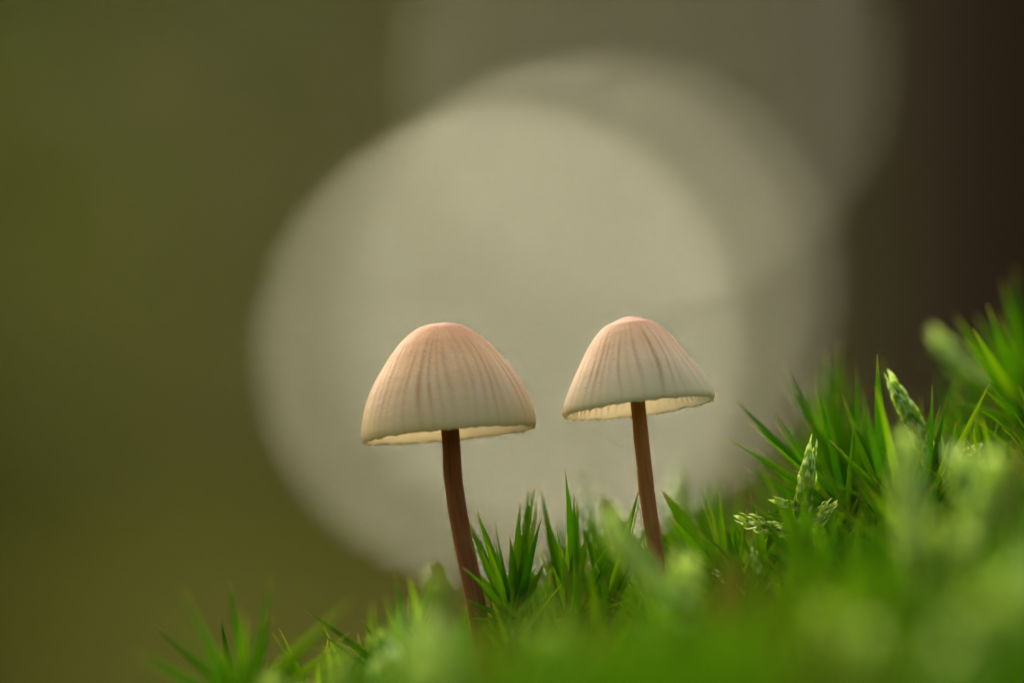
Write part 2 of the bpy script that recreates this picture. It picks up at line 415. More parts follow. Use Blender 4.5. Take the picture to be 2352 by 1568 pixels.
for k, (x, y, m, lab) in enumerate(((-3, 32, 'bush_olive', 'wide olive thicket closing the forest far behind'), (2.5, 34, 'bush_brown', 'wide brown thicket closing the forest far behind'))):
    shrub((x, y, -.1), 4.0, 1.4, 4.2, lab, M[m], 9000, 40 + k, lsize=(.2, .36))

# twig added for its glints: wet leaves turned to the sun blur to pale rounds
GD = 11.0
def far_at(px, py, dist): return at(px, py, (dist - D0) * 1000)
tw = empty('sapling', (far_at(1360, 700, GD).x, far_at(1360, 700, GD).y, -.07 + float(rise(GD - D0))), 'thin sapling with wet shining leaves angled to mirror the sun in front of the olive shrub', 'sapling')
tl = tw.location.copy()
mb = MB()
main = [Vector((0, 0, 0)), far_at(1420, 1500, GD) - tl, far_at(1340, 700, GD) - tl, far_at(1500, 60, GD) - tl, far_at(1500, -700, GD) - tl]
tube(mb, main, [.008, .007, .006, .005, .003], 8); mb.build('stem', M['bark_grey'], tw)
def flat_leaf(center, normal, length, width, name='leaf', m='glossy'):
    normal = normal.normalized()
    t = normal.cross(Vector((1, .2, 0))).normalized(); s = normal.cross(t)
    lf = MB(); p0 = -t * length * .5
    leaf(lf, p0, Vector((0, 0, 0)), -p0, width, normal, 10, 0.03, lambda q: math.sin(math.pi * min(.99, max(.02, q))) ** .6, .5)
    lf.build(name, M[m], tw, center - tl)
for (px, py, size, m) in ((1152, 797, .043, 'glossy'), (1347, 685, .060, 'semi'), (1480, 165, .056, 'satin')):
    c = far_at(px, py, GD)
    n = ((CAM - c).normalized() + SUN).normalized()
    flat_leaf(c, n, size * 1.1, size, m=m)
    pm = MB(); near = min((bez(main[a], (main[a] + main[a + 1]) / 2, main[a + 1], q / 6) for a in range(4) for q in range(7)), key=lambda v: (v - (c - tl)).length)
    tube(pm, [near, c - tl], [.0018, .0012], 5); pm.build('leaf_stalk', M['bark_grey'], tw)
rd = random.Random(5)
for k in range(12):
    z = rd.uniform(-1, 1); c = far_at(1420 + rd.uniform(-350, 350), 1500 + 90 * k, GD) + Vector((0, rd.uniform(-.1, .1), 0))
    if c.z < rise(GD - D0) + .05: continue
    flat_leaf(c, Vector((rd.uniform(-.4, .6), rd.uniform(.3, .8), 1)), .07, .05)
    near = min((bez(main[a], (main[a] + main[a + 1]) / 2, main[a + 1], q / 6) for a in range(2) for q in range(7)), key=lambda v: (v - (c - tl)).length)
    pm = MB(); tube(pm, [near, c - tl], [.0018, .0012], 5); pm.build('leaf_stalk', M['bark_grey'], tw)

# ---------------------------------------------------------------- mushrooms
def mushroom(label, rim_px, rim_r, height, profile, tilt_side, tilt_back, stem_pts, stem_w, mats, seed, ngroove, stem_mat, mm=0.0):
    rd = random.Random(seed)
    base = at(*stem_pts[-1][:2], stem_pts[-1][2] if len(stem_pts[-1]) > 2 else mm)
    root = empty('mushroom', base, label, 'mushroom')
    rim = at(*rim_px, mm)
    r0 = rim_r * S; hh = height * S
    rot = Matrix.Rotation(-R(tilt_side), 4, 'Y') @ Matrix.Rotation(-R(tilt_back), 4, 'X')
    T = Matrix.Translation(rim - base) @ rot
    # profile: radius, depth under apex, both in photo units
    pr = np.array([p[0] for p in profile], float) * S; ph = np.array([p[1] for p in profile], float) * S
    arc = np.concatenate([[0], np.cumsum(np.hypot(np.diff(pr), np.diff(ph)))]); arc /= arc[-1]
    NV, NU = 64, 280
    def smooth_interp(tt, ys):
        f = np.interp(np.linspace(0, 1, 401), arc, ys)
        kx = np.exp(-np.linspace(-2, 2, 41) ** 2); kx /= kx.sum()
        odd = np.concatenate([(2 * f[0] - f[20:0:-1]) if ys is pr else f[20:0:-1], f, 2 * f[-1] - f[-2:-22:-1]])
        return np.interp(tt, np.linspace(0, 1, 401), np.convolve(odd, kx, 'valid'))
    ts = np.linspace(0, 1, NV)
    rr = smooth_interp(ts, pr); zz = hh - smooth_interp(ts, ph); rr[0] = 0
    # groove angles, irregular
    ga = [(k + rd.uniform(-.25, .25)) / ngroove * 2 * math.pi for k in range(ngroove)]
    gs = [rd.choice((.3, .5, .7, .85, 1.0)) * rd.uniform(.75, 1) for _ in ga]; g0 = [rd.uniform(.12, .34) for _ in ga]; gw = [rd.uniform(.02, .042) for _ in ga]
    th = np.arange(NU) / NU * 2 * math.pi
    wig = [(rd.uniform(0, 6.28), rd.uniform(0, 6.28)) for _ in range(6)]
    G = np.zeros((NV, NU))
    for a, s_, q0, gw_ in zip(ga, gs, g0, gw):
        dth = np.abs((th[None, :] - a + 0.03 * np.sin(ts[:, None] * 7 + a * 5) + math.pi) % (2 * math.pi) - math.pi)
        fade = np.clip((ts - q0) / .15, 0, 1) * np.clip((1.06 - ts) / .35, 0.25, 1)
        G = np.maximum(G, s_ * np.exp(-(dth / gw_) ** 2) * fade[:, None])
    lump = sum(0.012 / (k + 1) * np.sin((k + 2) * th[None, :] + wig[k][0] + 2 * np.sin(ts[:, None] * 3 + wig[k][1])) for k in range(5))
    edge = np.array([rd.uniform(-1, 1) for _ in range(NU)]); edge = np.convolve(np.concatenate([edge[-2:], edge, edge[:2]]), [.15, .25, .3, .25, .15], 'valid')
    edge2 = np.array([rd.uniform(-1, 1) for _ in range(NU)])
    verts = []; uvs = []; faces = []; gr = []
    def ring(rad, z, v, gv):
        for j in range(NU):
            verts.append((rad[j] * math.cos(th[j]), rad[j] * math.sin(th[j]), z[j])); uvs.append((j / NU, v)); gr.append(float(gv[j]))
    for i in range(NV):
        f = (1 + lump[i] * min(1, ts[i] * 3)) - 0.0028 * G[i]
        zj = zz[i] - np.zeros(NU) + ((edge * 0.00014 + edge2 * .00006) if i == NV - 1 else 0)
        if i == 0: ring(np.full(NU, 1e-6), zj, 0, G[i])
        else: ring(rr[i] * f, zj, ts[i], G[i])
    # inner wall: from the rim back up under the skin
    NI = 26; th_in = 0.00042
    for i in range(NI):
        q = 1 - i / (NI - 1); k = min(NV - 1, int(round(q * (NV - 1))))
        inset = th_in * (0.55 if i == 0 else 1.0) if i < 3 else th_in * (1 + 1.2 * (i / NI))
        rad = np.maximum(rr[k] * (1 + lump[k] * min(1, ts[k] * 3)) - inset, 2e-6)
        ring(rad, np.full(NU, zz[k] - inset * .8) + (edge * .00009 if i < 2 else 0) + (inset * .8 if i == 0 else 0), q, G[k] * 0)
    rows = NV + NI
    for i in range(rows - 1):
        for j in range(NU):
            k = (j + 1) % NU; faces.append((i * NU + j, (i + 1) * NU + j, (i + 1) * NU + k, i * NU + k))
    mb = MB(); mb.add([T @ Vector(p) for p in verts], faces, uvs)
    me = mb.mesh('cap')
    a = me.attributes.new('groove', 'FLOAT', 'POINT'); a.data.foreach_set('value', np.array(gr, dtype=np.float32))
    me.materials.append(mats); me.materials.append(M['gill'])
    mi = np.zeros(len(me.polygons), dtype=np.int32); mi[(NV - 1 + 1) * NU:] = 1; me.polygons.foreach_set('material_index', mi)
    cap = link('cap', me, None, root)
    # gills: thin lamellae from rim to stem
    gm = MB(); ng = 52
    for k in range(ng):
        ang = k / ng * 2 * math.pi + rd.uniform(-.02, .02); full = k % 2 == 0
        ca, sa = math.cos(ang), math.sin(ang); vv = []; uv = []; ff = []
        qs = np.linspace(0.93, 0.12 if full else 0.55, 12)
        for qn, q in enumerate(qs):
            kk = int(round(q * (NV - 1))); ro = max(rr[kk] - 0.0006, stem_w * S * .4); zo = zz[kk] - 0.0005
            s = qn / 11
            depth = 0.0011 * math.sin(math.pi * min(1, .08 + s * .92)) ** .5 if full else 0.0008 * math.sin(math.pi * min(1, .1 + s * .9))
            zl = zo - depth if q < .85 else zo - depth * .3
            zl = max(zl, 0.0008)
            vv += [(ro * ca, ro * sa, zo), (ro * ca * .985, ro * sa * .985, zl)]; uv += [(.5, s)] * 2
        for q in range(11): ff.append((2 * q, 2 * q + 1, 2 * q + 3, 2 * q + 2))
        gm.add([T @ Vector(p) for p in vv], ff, uv)
    tag(gm.build('gills', M['gill'], root), kind='stuff')
    # specks: tiny pale scales on the skin
    sm = MB()
    for k in range(90):
        q = rd.uniform(.12, .95); kk = int(q * (NV - 1)); ang = rd.uniform(0, 6.28)
        if k < 40: ang = -math.pi / 2 + rd.gauss(0, .35); q = rd.gauss(.5, .2); kk = max(3, min(NV - 2, int(q * (NV - 1))))
        p = Vector((rr[kk] * math.cos(ang), rr[kk] * math.sin(ang), zz[kk])); p *= .998; r_ = abs(rd.gauss(.000016, .000016)) + .00001
        v8 = [p + Vector(d) * r_ for d in ((1, 0, 0), (0, 1, 0), (-1, 0, 0), (0, -1, 0), (0, 0, 1), (0, 0, -1))]
        sm.add([T @ v for v in v8], [(0, 1, 4), (1, 2, 4), (2, 3, 4), (3, 0, 4), (1, 0, 5), (2, 1, 5), (3, 2, 5), (0, 3, 5)], [(.5, .5)] * 6)
    tag(sm.build('specks', M['speck'], root), kind='stuff')
    # stem
    pts = [at(p[0], p[1], p[2] if len(p) > 2 else mm) - base for p in stem_pts][::-1]
    top = T @ Vector((0, 0, hh * 0.8)); pts.append(top)
    P = []
    n = 60
    cum = [0]
    for a_, b_ in zip(pts, pts[1:]): cum.append(cum[-1] + (b_ - a_).length)
    for i in range(n):
        d = cum[-1] * i / (n - 1); k = max(0, min(len(pts) - 2, int(np.searchsorted(cum, d)) - 1))
        q = (d - cum[k]) / (cum[k + 1] - cum[k])
        p0 = pts[max(k - 1, 0)]; p1 = pts[k]; p2 = pts[k + 1]; p3 = pts[min(k + 2, len(pts) - 1)]
        P.append(0.5 * ((2 * p1) + (p2 - p0) * q + (2 * p0 - 5 * p1 + 4 * p2 - p3) * q * q + (3 * p1 - p0 - 3 * p2 + p3) * q ** 3))
    st = MB(); ph_ = rd.random() * 6
    tube(st, P, [stem_w * S * .5 * (1.12 - .16 * i / (n - 1)) for i in range(n)], 20, True, lambda i, j: 1 + .025 * math.sin(j * 2 * math.pi / 20 * 3 + i * .15 + ph_) + .012 * math.sin(i * .8 + ph_))
    st.build('stem', stem_mat, root)
    return root, T
M['speck'] = simple('pale_speck', (0.6, 0.55, 0.47), (0.8, 0.76, 0.68), 900, 0.35, spec=0.5)
capA = cap_material('cap_skin_large', 1.3, (0.56, 0.195, 0.082), (0.92, 0.520, 0.200), (0.94, 0.660, 0.310), (0.90, 0.70, 0.28), (0.50, 0.250, 0.07))
capB = cap_material('cap_skin_small', 7.9, (0.64, 0.255, 0.125), (0.90, 0.550, 0.240), (0.94, 0.73, 0.38), (0.90, 0.77, 0.36), (0.55, 0.29, 0.09))
stemA = stem_material('stem_large', (0.130, 0.044, 0.007), (0.330, 0.115, 0.030), (0.055, 0.019, 0.003))
stemB = stem_material('stem_small', (0.400, 0.160, 0.025), (0.340, 0.125, 0.035), (0.170, 0.062, 0.010))
PA = [(0, 0), (30, 2), (53, 9), (73, 21), (98, 41), (120, 65), (140, 92), (159, 120), (176, 151), (189, 182), (198, 211), (203, 236), (204, 249), (199, 258)]
PB = [(0, 0), (12, 0), (30, 7), (58, 17), (80, 36), (102, 63), (120, 91), (138, 120), (155, 152), (168, 180), (175, 198), (177, 206), (172, 212)]
mushA, TA = mushroom('larger mushroom with broad pinkish-beige cap on a dark brown stem', (1031, 996), 203, 256, PA, 5.2, 1.9,
                 [(1036, 1010), (1040, 1080), (1050, 1160), (1064, 1240), (1085, 1345), (1108, 1480), (1125, 1600)], 42, capA, 4, 46, stemA)
mushB, TB = mushroom('smaller mushroom with pale pointed cap on a reddish-brown stem', (1468, 935), 176, 210, PB, 7.2, 4.0,
                 [(1467, 945), (1472, 1000), (1481, 1080), (1490, 1160), (1501, 1240), (1515, 1340), (1530, 1460)], 34, capB, 9, 42, stemB)
# spider thread from the small cap's rim to its stem
mb = MB(); a = at(1322, 960, 2); b = at(1482, 1062, 0); c = (a + b) / 2 + Vector((0, 0, -.0001))
tube(mb, [bez(a, c, b, i / 12) - a for i in range(13)], [.0000095] * 13, 5)
M['silk'] = simple('silk', (0.10, 0.085, 0.05), (0.2, 0.17, 0.11), 500, 0.4)
tag(mb.build('spider_thread', M['silk'], None, a), 'single fine spider thread between the smaller cap rim and its stem', 'thread')

# ---------------------------------------------------------------- moss: chosen shoots
def hero(label, base, leaves, m='hair', cat='moss', group=None, stem_r=.00028, name='moss_shoot', jag=0.05):
    """base: (px, py, mm); leaves: (base px, base py, tip px, tip py, width, mm tip, bend px, mat)"""
    b = at(*base); zb = gz(b.x, b.y) - .001
    root = empty(name, (b.x, b.y, min(zb, b.z - .002)), label, cat, group)
    L = root.location.copy()
    st = MB(); tube(st, [Vector((0, 0, 0)), (b - L) * .5 + Vector((.0002, 0, 0)), b - L], [stem_r * 1.2, stem_r, stem_r * .8], 7)
    st.build('stem', M['stem_red'], root)
    rd = random.Random(label)
    for lf in leaves:
        bx_, by_, tx, ty, wd, mm, bend = lf[:7]; mt = lf[7] if len(lf) > 7 else m
        p0 = at(bx_, by_, base[2] + rd.uniform(-.3, .3)); p2 = at(tx, ty, base[2] + mm)
        ax = (p2 - p0); side = ax.cross(FWD).normalized()
        p1 = (p0 + p2) / 2 + side * bend * S + Vector((0, rd.uniform(-.0004, .0004), 0))
        mb = MB()
        face = (b + Vector((0, 0, .004)) - (p0 + p2) / 2); face = (face.normalized() + Vector((rd.uniform(-.4, .4), -2.0, .2))).normalized()
        leaf(mb, p0 - p0, p1 - p0, p2 - p0, 0.72 * wd * S, face, 10, .32, prof_blade, rd.random(), jag)
        mb.build('leaf', M[mt], root, p0 - L)
    return root

def fan(cx, cy, tips, wd, mm=0, spread=10):
    """leaves from one shoot head to given tips"""
    rd = random.Random(cx * 7 + cy); out = []
    more = []
    for t in tips:
        for q in range(2):
            more.append((t[0] + rd.uniform(-45, 45), t[1] + rd.uniform(25, 130), (t[2] if len(t) > 2 else 0) + rd.choice((-1, 1)) * rd.uniform(4, 22), (t[3] if len(t) > 3 else 1) * rd.uniform(.6, .9), rd.choice(('hair', 'hair_dark', 'hair', 'hair_yellow', 'hair_dark') * 4 + ('hair_brown',))))
    for t in list(tips) + more:
        out.append((cx + rd.uniform(-spread, spread), cy + rd.uniform(-6, 14), t[0], t[1], wd * (t[3] if len(t) > 3 else 1), mm + (t[2] if len(t) > 2 else 0), rd.uniform(-16, 16)) + ((t[4],) if len(t) > 4 else ()))
    return out

hero('splayed haircap moss tuft standing alone left of the larger mushroom', (560, 1640, -26),
     fan(560, 1630, [(415, 1347, -6, 1.1), (525, 1328, 14, 1.3), (545, 1390, -2, 1.3, 'hair_dark'), (622, 1318, 4, 1), (618, 1400, 12, .7, 'hair_yellow'), (812, 1372, -10, 1.1, 'hair_yellow'), (770, 1400, 8, 1), (308, 1490, -8, .9), (345, 1430, 10, .9), (700, 1460, 6, .9), (450, 1540, -6, 1), (640, 1500, -8, 1.1), (500, 1480, -4, 1.1)], 34, 0, 18))
hero('slender haircap moss tuft left of the larger mushroom stem', (925, 1590, -14),
     fan(925, 1580, [(905, 1312, 2, 1, 'hair_dark'), (912, 1360, -3, 1.1, 'hair_dark'), (1004, 1300, 4, .9), (993, 1330, -3, 1), (830, 1420, 8, .9), (700, 1400, 16, .8), (1060, 1420, 4, .8), (960, 1420, -6, 1.2), (850, 1500, -8, 1), (1010, 1470, -3, 1.1)], 38, 0, 16))
hero('haircap moss tuft with dark crossing leaves at the foot of the larger mushroom', (1180, 1440, -2),
     fan(1180, 1420, [(1092, 1165, 6, 1.0), (1096, 1168, 0, .6), (1138, 1235, 2, .7, 'hair_dark'), (1150, 1255, -1, .7), (1075, 1190, 8, 1.2), (1215, 1108, 12, 1), (1232, 1100, 15, 1), (1195, 1150, 8, 1.1), (1250, 1290, 4, 1.2), (1170, 1230, 5, 1.2), (1060, 1300, -6, .9), (1205, 1190, 6, 1.2)], 38, 0, 14))
hero('tall upright haircap moss tuft with two sharp blades between the mushrooms', (1310, 1430, 0),
     fan(1310, 1420, [(1297, 1077, 0, 1.15, 'hair_dark'), (1318, 1132, 1, 1.1, 'hair_dark'), (1325, 1150, 2, 1), (1276, 1200, 1, .8), (1303, 1222, -2, .6, 'hair_yellow'), (1250, 1170, 6, .8), (1350, 1240, 3, 1), (1415, 1225, -3, 1), (1240, 1110, 12, 1), (1290, 1260, -3, 1.3), (1390, 1290, -5, 1.1), (1270, 1300, -4, 1.2)], 36, 0, 10))
hero('haircap moss tuft whose bright leaf tip touches the smaller mushroom stem', (1400, 1420, -1),
     fan(1395, 1400, [(1469, 1117, 1, .95), (1474, 1114, 1.5, .3, 'hair_yellow'), (1330, 1190, 8, .9), (1360, 1240, 3, 1), (1440, 1230, 4, 1), (1420, 1270, -2, 1.1), (1365, 1290, -4, 1.2), (1450, 1320, -5, 1)], 36, 0, 10))
hero('haircap moss tuft with one broad arching leaf beside the smaller mushroom stem', (1690, 1400, 1),
     fan(1690, 1390, [(1518, 1122, 5, 2.6), (1535, 1180, -2, 1.8), (1600, 1150, 8, 1), (1640, 1110, 12, .8), (1720, 1170, 6, .9), (1560, 1270, -4, 1.4), (1760, 1220, 3, 1)], 40, 0, 14))
hero('fan of faint haircap moss leaves rising behind the smaller mushroom', (1570, 1330, 44),
     fan(1570, 1320, [(1548, 1015, 0, .8), (1568, 1035, 5, .7), (1535, 1080, 0, .8), (1620, 1080, 6, .8), (1505, 1120, 4, .8), (1650, 1050, 12, .7)], 36, 0, 14))
hero('fan of faint haircap moss leaves rising between the two mushrooms', (1400, 1330, 42),
     fan(1400, 1320, [(1330, 1060, 0, .8), (1375, 1085, 5, .8), (1345, 1120, 0, .8), (1430, 1140, 6, .9), (1290, 1150, 4, .7)], 36, 0, 14))
hero('wide haircap moss fan with long leaves reaching towards the smaller mushroom', (1960, 1200, 6),
     fan(1955, 1190, [(1680, 912, 3, .9, 'hair_dark'), (1720, 960, 4, .8), (1797, 828, 8, 1, 'hair_dark'), (1705, 1025, 1, .9, 'hair_dark'), (1780, 968, -2, .75), (1830, 900, 10, 1), (1890, 800, 16, 1), (1930, 780, 20, 1), (1850, 960, 4, 1.2), (1880, 910, 6, 1.2), (1760, 1060, -3, 1), (1920, 900, 5, 1.2), (1990, 930, 8, 1.1)], 38, 0, 16))
hero('haircap moss tuft with a single tall sharp blade by the scaly pale bud', (2060, 1190, 0),
     fan(2060, 1180, [(2015, 812, -4, 1.5, 'hair_dark'), (1935, 905, 4, 1.2), (1950, 960, 2, 1.1), (2140, 940, 8, 1), (2000, 1010, -3, 1.4), (2105, 1000, 6, 1.1), (1900, 1010, 4, 1)], 40, 0, 12))
hero('haircap moss tuft with a thin needle and a long yellow-green leaf beside the scaly bud', (2135, 1200, -1),
     fan(2120, 1190, [(2141, 880, -5, .9, 'hair_dark'), (2276, 872, -6, 1.15, 'hair_yellow'), (2160, 930, 3, .6), (2210, 950, 5, .9), (2240, 930, 6, .8, 'hair_dark'), (2080, 1080, -2, 1), (2180, 1050, -3, 1.1, 'hair_dark')], 36, 0, 10))
hero('leaning haircap moss shoot with dark leaf under the scaly bud', (2120, 1230, -2),
     fan(2110, 1220, [(2131, 1040, 0, .9, 'hair_dark'), (2235, 1080, -2, 1, 'hair_dark'), (2060, 1120, 2, 1), (2190, 1130, -3, 1)], 36, 0, 10))
hero('large haircap moss shoot with long broad leaves high up the bank', (2390, 1010, 22),
     fan(2385, 990, [(2192, 722, 2, 1.5), (2300, 640, 6, 1.3), (2330, 610, 10, 1.2), (2240, 720, 4, 1.3), (2290, 760, -4, 1.4), (2120, 790, 12, 1.1), (2250, 840, -6, 1.4), (2400, 640, 0, 1.4), (2210, 880, 4, 1.2)], 48, 0, 16))
hero('haircap moss shoot with upright leaves behind the scaly pale bud', (2230, 1110, 14),
     fan(2230, 1100, [(2200, 890, 4, 1), (2245, 930, -6, 1), (2180, 930, 2, .9), (2285, 920, 5, 1), (2150, 850, 14, 1), (2300, 960, -4, 1.2), (2195, 970, 2, 1)], 40, 0, 14))
hero('tangled haircap moss shoot behind the wide leaf fan', (1900, 1160, 36),
     fan(1900, 1150, [(1885, 810, 4, 1), (1915, 790, 8, 1), (1860, 860, 2, 1), (1945, 830, 5, 1), (1830, 900, 6, 1), (1975, 880, 3, 1.1), (1800, 960, 4, 1)], 38, 0, 14))

# ---------------------------------------------------------------- feather moss: scaly shoots with pale tips
def scaly(parent, pts, r0, r1, nl, lsize, m, rd, parts=False, budfrac=.35, L0=Vector((0, 0, 0)), name='leaves'):
    """overlapping scale leaves round a curve"""
    n = 12; pts = [Vector(p) for p in pts]
    cur = [bez(pts[0], pts[1], pts[2], i / n) for i in range(n + 1)]
    st = MB(); tube(st, cur, [r0 * .42 * (1 - .7 * i / n) for i in range(n + 1)], 7); st.build('stem', M['stem_green'], parent)
    mb = MB()
    for k in range(nl):
        s = (k + .5) / nl; p = bez(*pts, s); t = (bez(*pts, min(1, s + .03)) - bez(*pts, max(0, s - .03))).normalized()
        a = t.cross(Vector((.2, 1, .1))).normalized(); b = t.cross(a); an = k * 2.399 + rd.uniform(-.2, .2)
        o_ = a * math.cos(an) + b * math.sin(an)
        rr_ = r0 + (r1 - r0) * s
        if s > .8: rr_ *= 1 - (s - .8) * 2.6
        L = lsize * rd.uniform(.85, 1.15) * (1 - .25 * max(0, s - .6))
        flare = rd.uniform(.7, 1.25)
        q0 = p + o_ * rr_ * .15; q1 = p + o_ * rr_ * 1.05 * flare + t * L * .5; q2 = p + o_ * rr_ * .75 * flare + t * L
        tgt = MB() if parts else mb
        leaf(tgt, q0 - (q0 if parts else Vector()), q1 - (q0 if parts else Vector()), q2 - (q0 if parts else Vector()), L * .40, -o_, 6, -.35, prof_ovate, rd.random())
        if parts: tgt.build('leaf', M['bud'] if s > 1 - budfrac else M[m], parent, q0)
        else:
            pass
    if not parts:
        tag(mb.build(name, M[m], parent), kind='stuff')

def feather(label, base, tip, r=22, lsize=42, nl=34, branches=(), m='feather', parts=False, bend=0, group=None, mm_tip=0, budfrac=.35):
    b = at(*base); tp = at(tip[0], tip[1], base[2] + mm_tip)
    root = empty('feather_moss_shoot', b, label, 'moss', group)
    rd = random.Random(label + str(base))
    ax = tp - b; side = ax.cross(FWD).normalized(); mid = ax * .5 + side * bend * S
    # foot: bare lower stem down to the bank
    g0 = Vector((0, 0, min(-.003, gz(b.x, b.y) - b.z - .001)))
    ft = MB(); tube(ft, [g0, g0 * .5 + Vector((.0003, 0, 0)), Vector((0, 0, 0))], [r * S * .45, r * S * .42, r * S * .4], 7); ft.build('foot', M['stem_green'], root)
    scaly(root, (Vector((0, 0, 0)), mid, ax), r * S, r * S * .8, nl, lsize * S, m, rd, parts, budfrac)
    for (s, tx, ty, rb, nb) in branches:
        p0 = bez(Vector((0, 0, 0)), mid, ax, s); p2 = at(tx, ty, base[2] + rd.uniform(-1, 1)) - b
        br = bpy.data.objects.new('branch', None); C.objects.link(br); br.parent = root; br.location = p0; br.empty_display_size = .001
        q = p2 - p0
        scaly(br, (Vector((0, 0, 0)), q * .5 + Vector((0, 0, -.0003)), q), rb * S, rb * S, nb, lsize * .62 * S, 'bud', rd, parts, 1.0)
    return root
feather('scaly pale feather moss shoot with overlapping pointed leaves by the needle leaf', (2165, 1130, 3), (2058, 893), 25, 56, 64, [(.3, 2240, 1030, 13, 26)], parts=True, bend=-10)
feather('upright feather moss shoot with two pale side buds on its stem', (1838, 1330, -3), (1862, 1045), 25, 52, 56, [(.38, 1712, 1194, 20, 28), (.4, 1903, 1166, 19, 28), (.62, 1790, 1150, 9, 14)], parts=True, bend=14)
feather('small feather moss bud just under the two pale side buds', (1880, 1400, -6), (1868, 1245), 19, 44, 36, parts=True)
feather('feather moss shoot half hidden under the broad leaves of the bank top', (2150, 1330, 0), (2245, 1130), 19, 46, 44, [(.5, 2130, 1160, 11, 24), (.3, 2260, 1230, 11, 24)], parts=True)
feather('feather moss frond with fine pale teeth low in the cushion', (1760, 1450, -8), (1735, 1290), 16, 40, 40, [(.5, 1800, 1310, 9, 22), (.4, 1650, 1320, 9, 22)], parts=True)
feather('hazy pale feather moss shoot leaning below the large broad-leaved shoot', (2330, 1000, 42), (2165, 790), 32, 60, 64, m='bud')
feather('soft pale feather moss bud beside the smaller mushroom foot', (1600, 1420, -48), (1412, 1205), 30, 58, 60, m='bud', bend=30)
feather('soft yellow feather moss bud in front of the tall sharp blade', (2100, 1330, -50), (2082, 1040), 38, 60, 70, m='bud')
feather('soft pale feather moss bud in front of the larger mushroom foot', (1050, 1520, -52), (1000, 1350), 26, 50, 50, m='feather')
feather('soft feather moss shoot near the right of the leaning dark leaf', (2330, 1330, -62), (2310, 1090), 36, 64, 70, m='feather')
feather('broad blurred yellow feather moss head low in front of the bank', (2330, 1720, -120), (2290, 1430), 110, 100, 90, m='feather')
feather('blurred pale feather moss head among the front haircap shoots', (1900, 1660, -90), (1890, 1470), 60, 70, 70, m='feather')

feather('blurred pale feather moss head low before the smaller mushroom', (1560, 1700, -70), (1530, 1480), 44, 60, 60, m='feather')
feather('blurred yellow-green feather moss head at the foot of the bank', (1010, 1720, -60), (1030, 1560), 36, 60, 50, m='feather')
# ---------------------------------------------------------------- moss: the crowd of lower shoots
def make_shoot_meshes(seed, n=18, Lr=(.006, .009), wd=.0008, h=.006):
    rd = random.Random(seed); mb = MB(); st = MB()
    tube(st, [Vector((0, 0, -.003)), Vector((rd.uniform(-.0005, .0005), rd.uniform(-.0005, .0005), h * .5)), Vector((0, 0, h))], [.0003, .00028, .0002], 6)
    singles = []
    for k in range(n):
        s = k / (n - 1); z = h * (.15 + .85 * s); an = k * 2.399 + rd.uniform(-.3, .3)
        sp = (1.05 - .75 * s) * rd.uniform(.8, 1.2); L = rd.uniform(*Lr) * (1 - .25 * s)
        o_ = Vector((math.cos(an), math.sin(an), 0)); p0 = Vector((0, 0, z)) + o_ * .0002
        p2 = p0 + (o_ * math.sin(sp) + Vector((0, 0, math.cos(sp)))) * L
        p1 = p0 + (o_ * math.sin(sp * .55) + Vector((0, 0, math.cos(sp * .55)))) * L * .5
        face = (Vector((0, 0, 1)) * math.sin(sp) - o_ * math.cos(sp))
        r_ = rd.random()
        leaf(mb, p0, p1, p2, wd * rd.uniform(.8, 1.2), face, 6, .35, prof_blade, r_)
        one = MB(); leaf(one, Vector(), p1 - p0, p2 - p0, wd * rd.uniform(.8, 1.2), face, 6, .35, prof_blade, r_); singles.append((p0, one.mesh('leaf')))
    for q, (_, me) in enumerate(singles): me.materials.append(M[('hair', 'hair_dark', 'hair', 'hair_yellow', 'hair', 'hair_dark', 'hair')[(q * 3 + seed) % 7]])
    a = mb.mesh('leaves'); b = st.mesh('stem'); b.materials.append(M['stem_green'])
    return a, b, singles
variants = []
for k in range(9):
    a, b, sg = make_shoot_meshes(100 + k, n=15 + k % 4, h=.0045 + .0006 * (k % 3))
    a.materials.append(M[('hair', 'hair', 'hair_dark', 'hair', 'hair_yellow', 'hair', 'hair_dark', 'hair_brown', 'hair')[k]])
    variants.append((a, b, sg))
tall = []
for k in range(5):
    a, b, sg = make_shoot_meshes(200 + k, n=11, Lr=(.009, .0125), wd=.00085, h=.006)
    a.materials.append(M[('hair', 'hair_dark')[k % 2]]); tall.append((a, b, sg))
fs = []
for k in range(4):
    mb = MB(); rd = random.Random(300 + k)
    H = .0085
    for q in range(34):
        s = q / 33; an = q * 2.399; o_ = Vector((math.cos(an), math.sin(an), 0)); L = .0019 * rd.uniform(.8, 1.2); p = Vector((.001 * s * s, 0, H * s)); rr_ = .00085 * (1 - .5 * s * s)
        leaf(mb, p, p + o_ * rr_ + Vector((0, 0, L * .5)), p + o_ * rr_ * .8 + Vector((0, 0, L)), L * .8, -o_, 4, -.4, prof_ovate, rd.random())
    a = mb.mesh('leaves'); a.materials.append(M['feather' if k % 2 else 'bud'])
    st = MB(); tube(st, [Vector((0, 0, -.004)), Vector((.0003, 0, H * .5)), Vector((.001, 0, H * .97))], [.0004, .00035, .00015], 6); b = st.mesh('stem'); b.materials.append(M['stem_green'])
    fs.append((a, b))

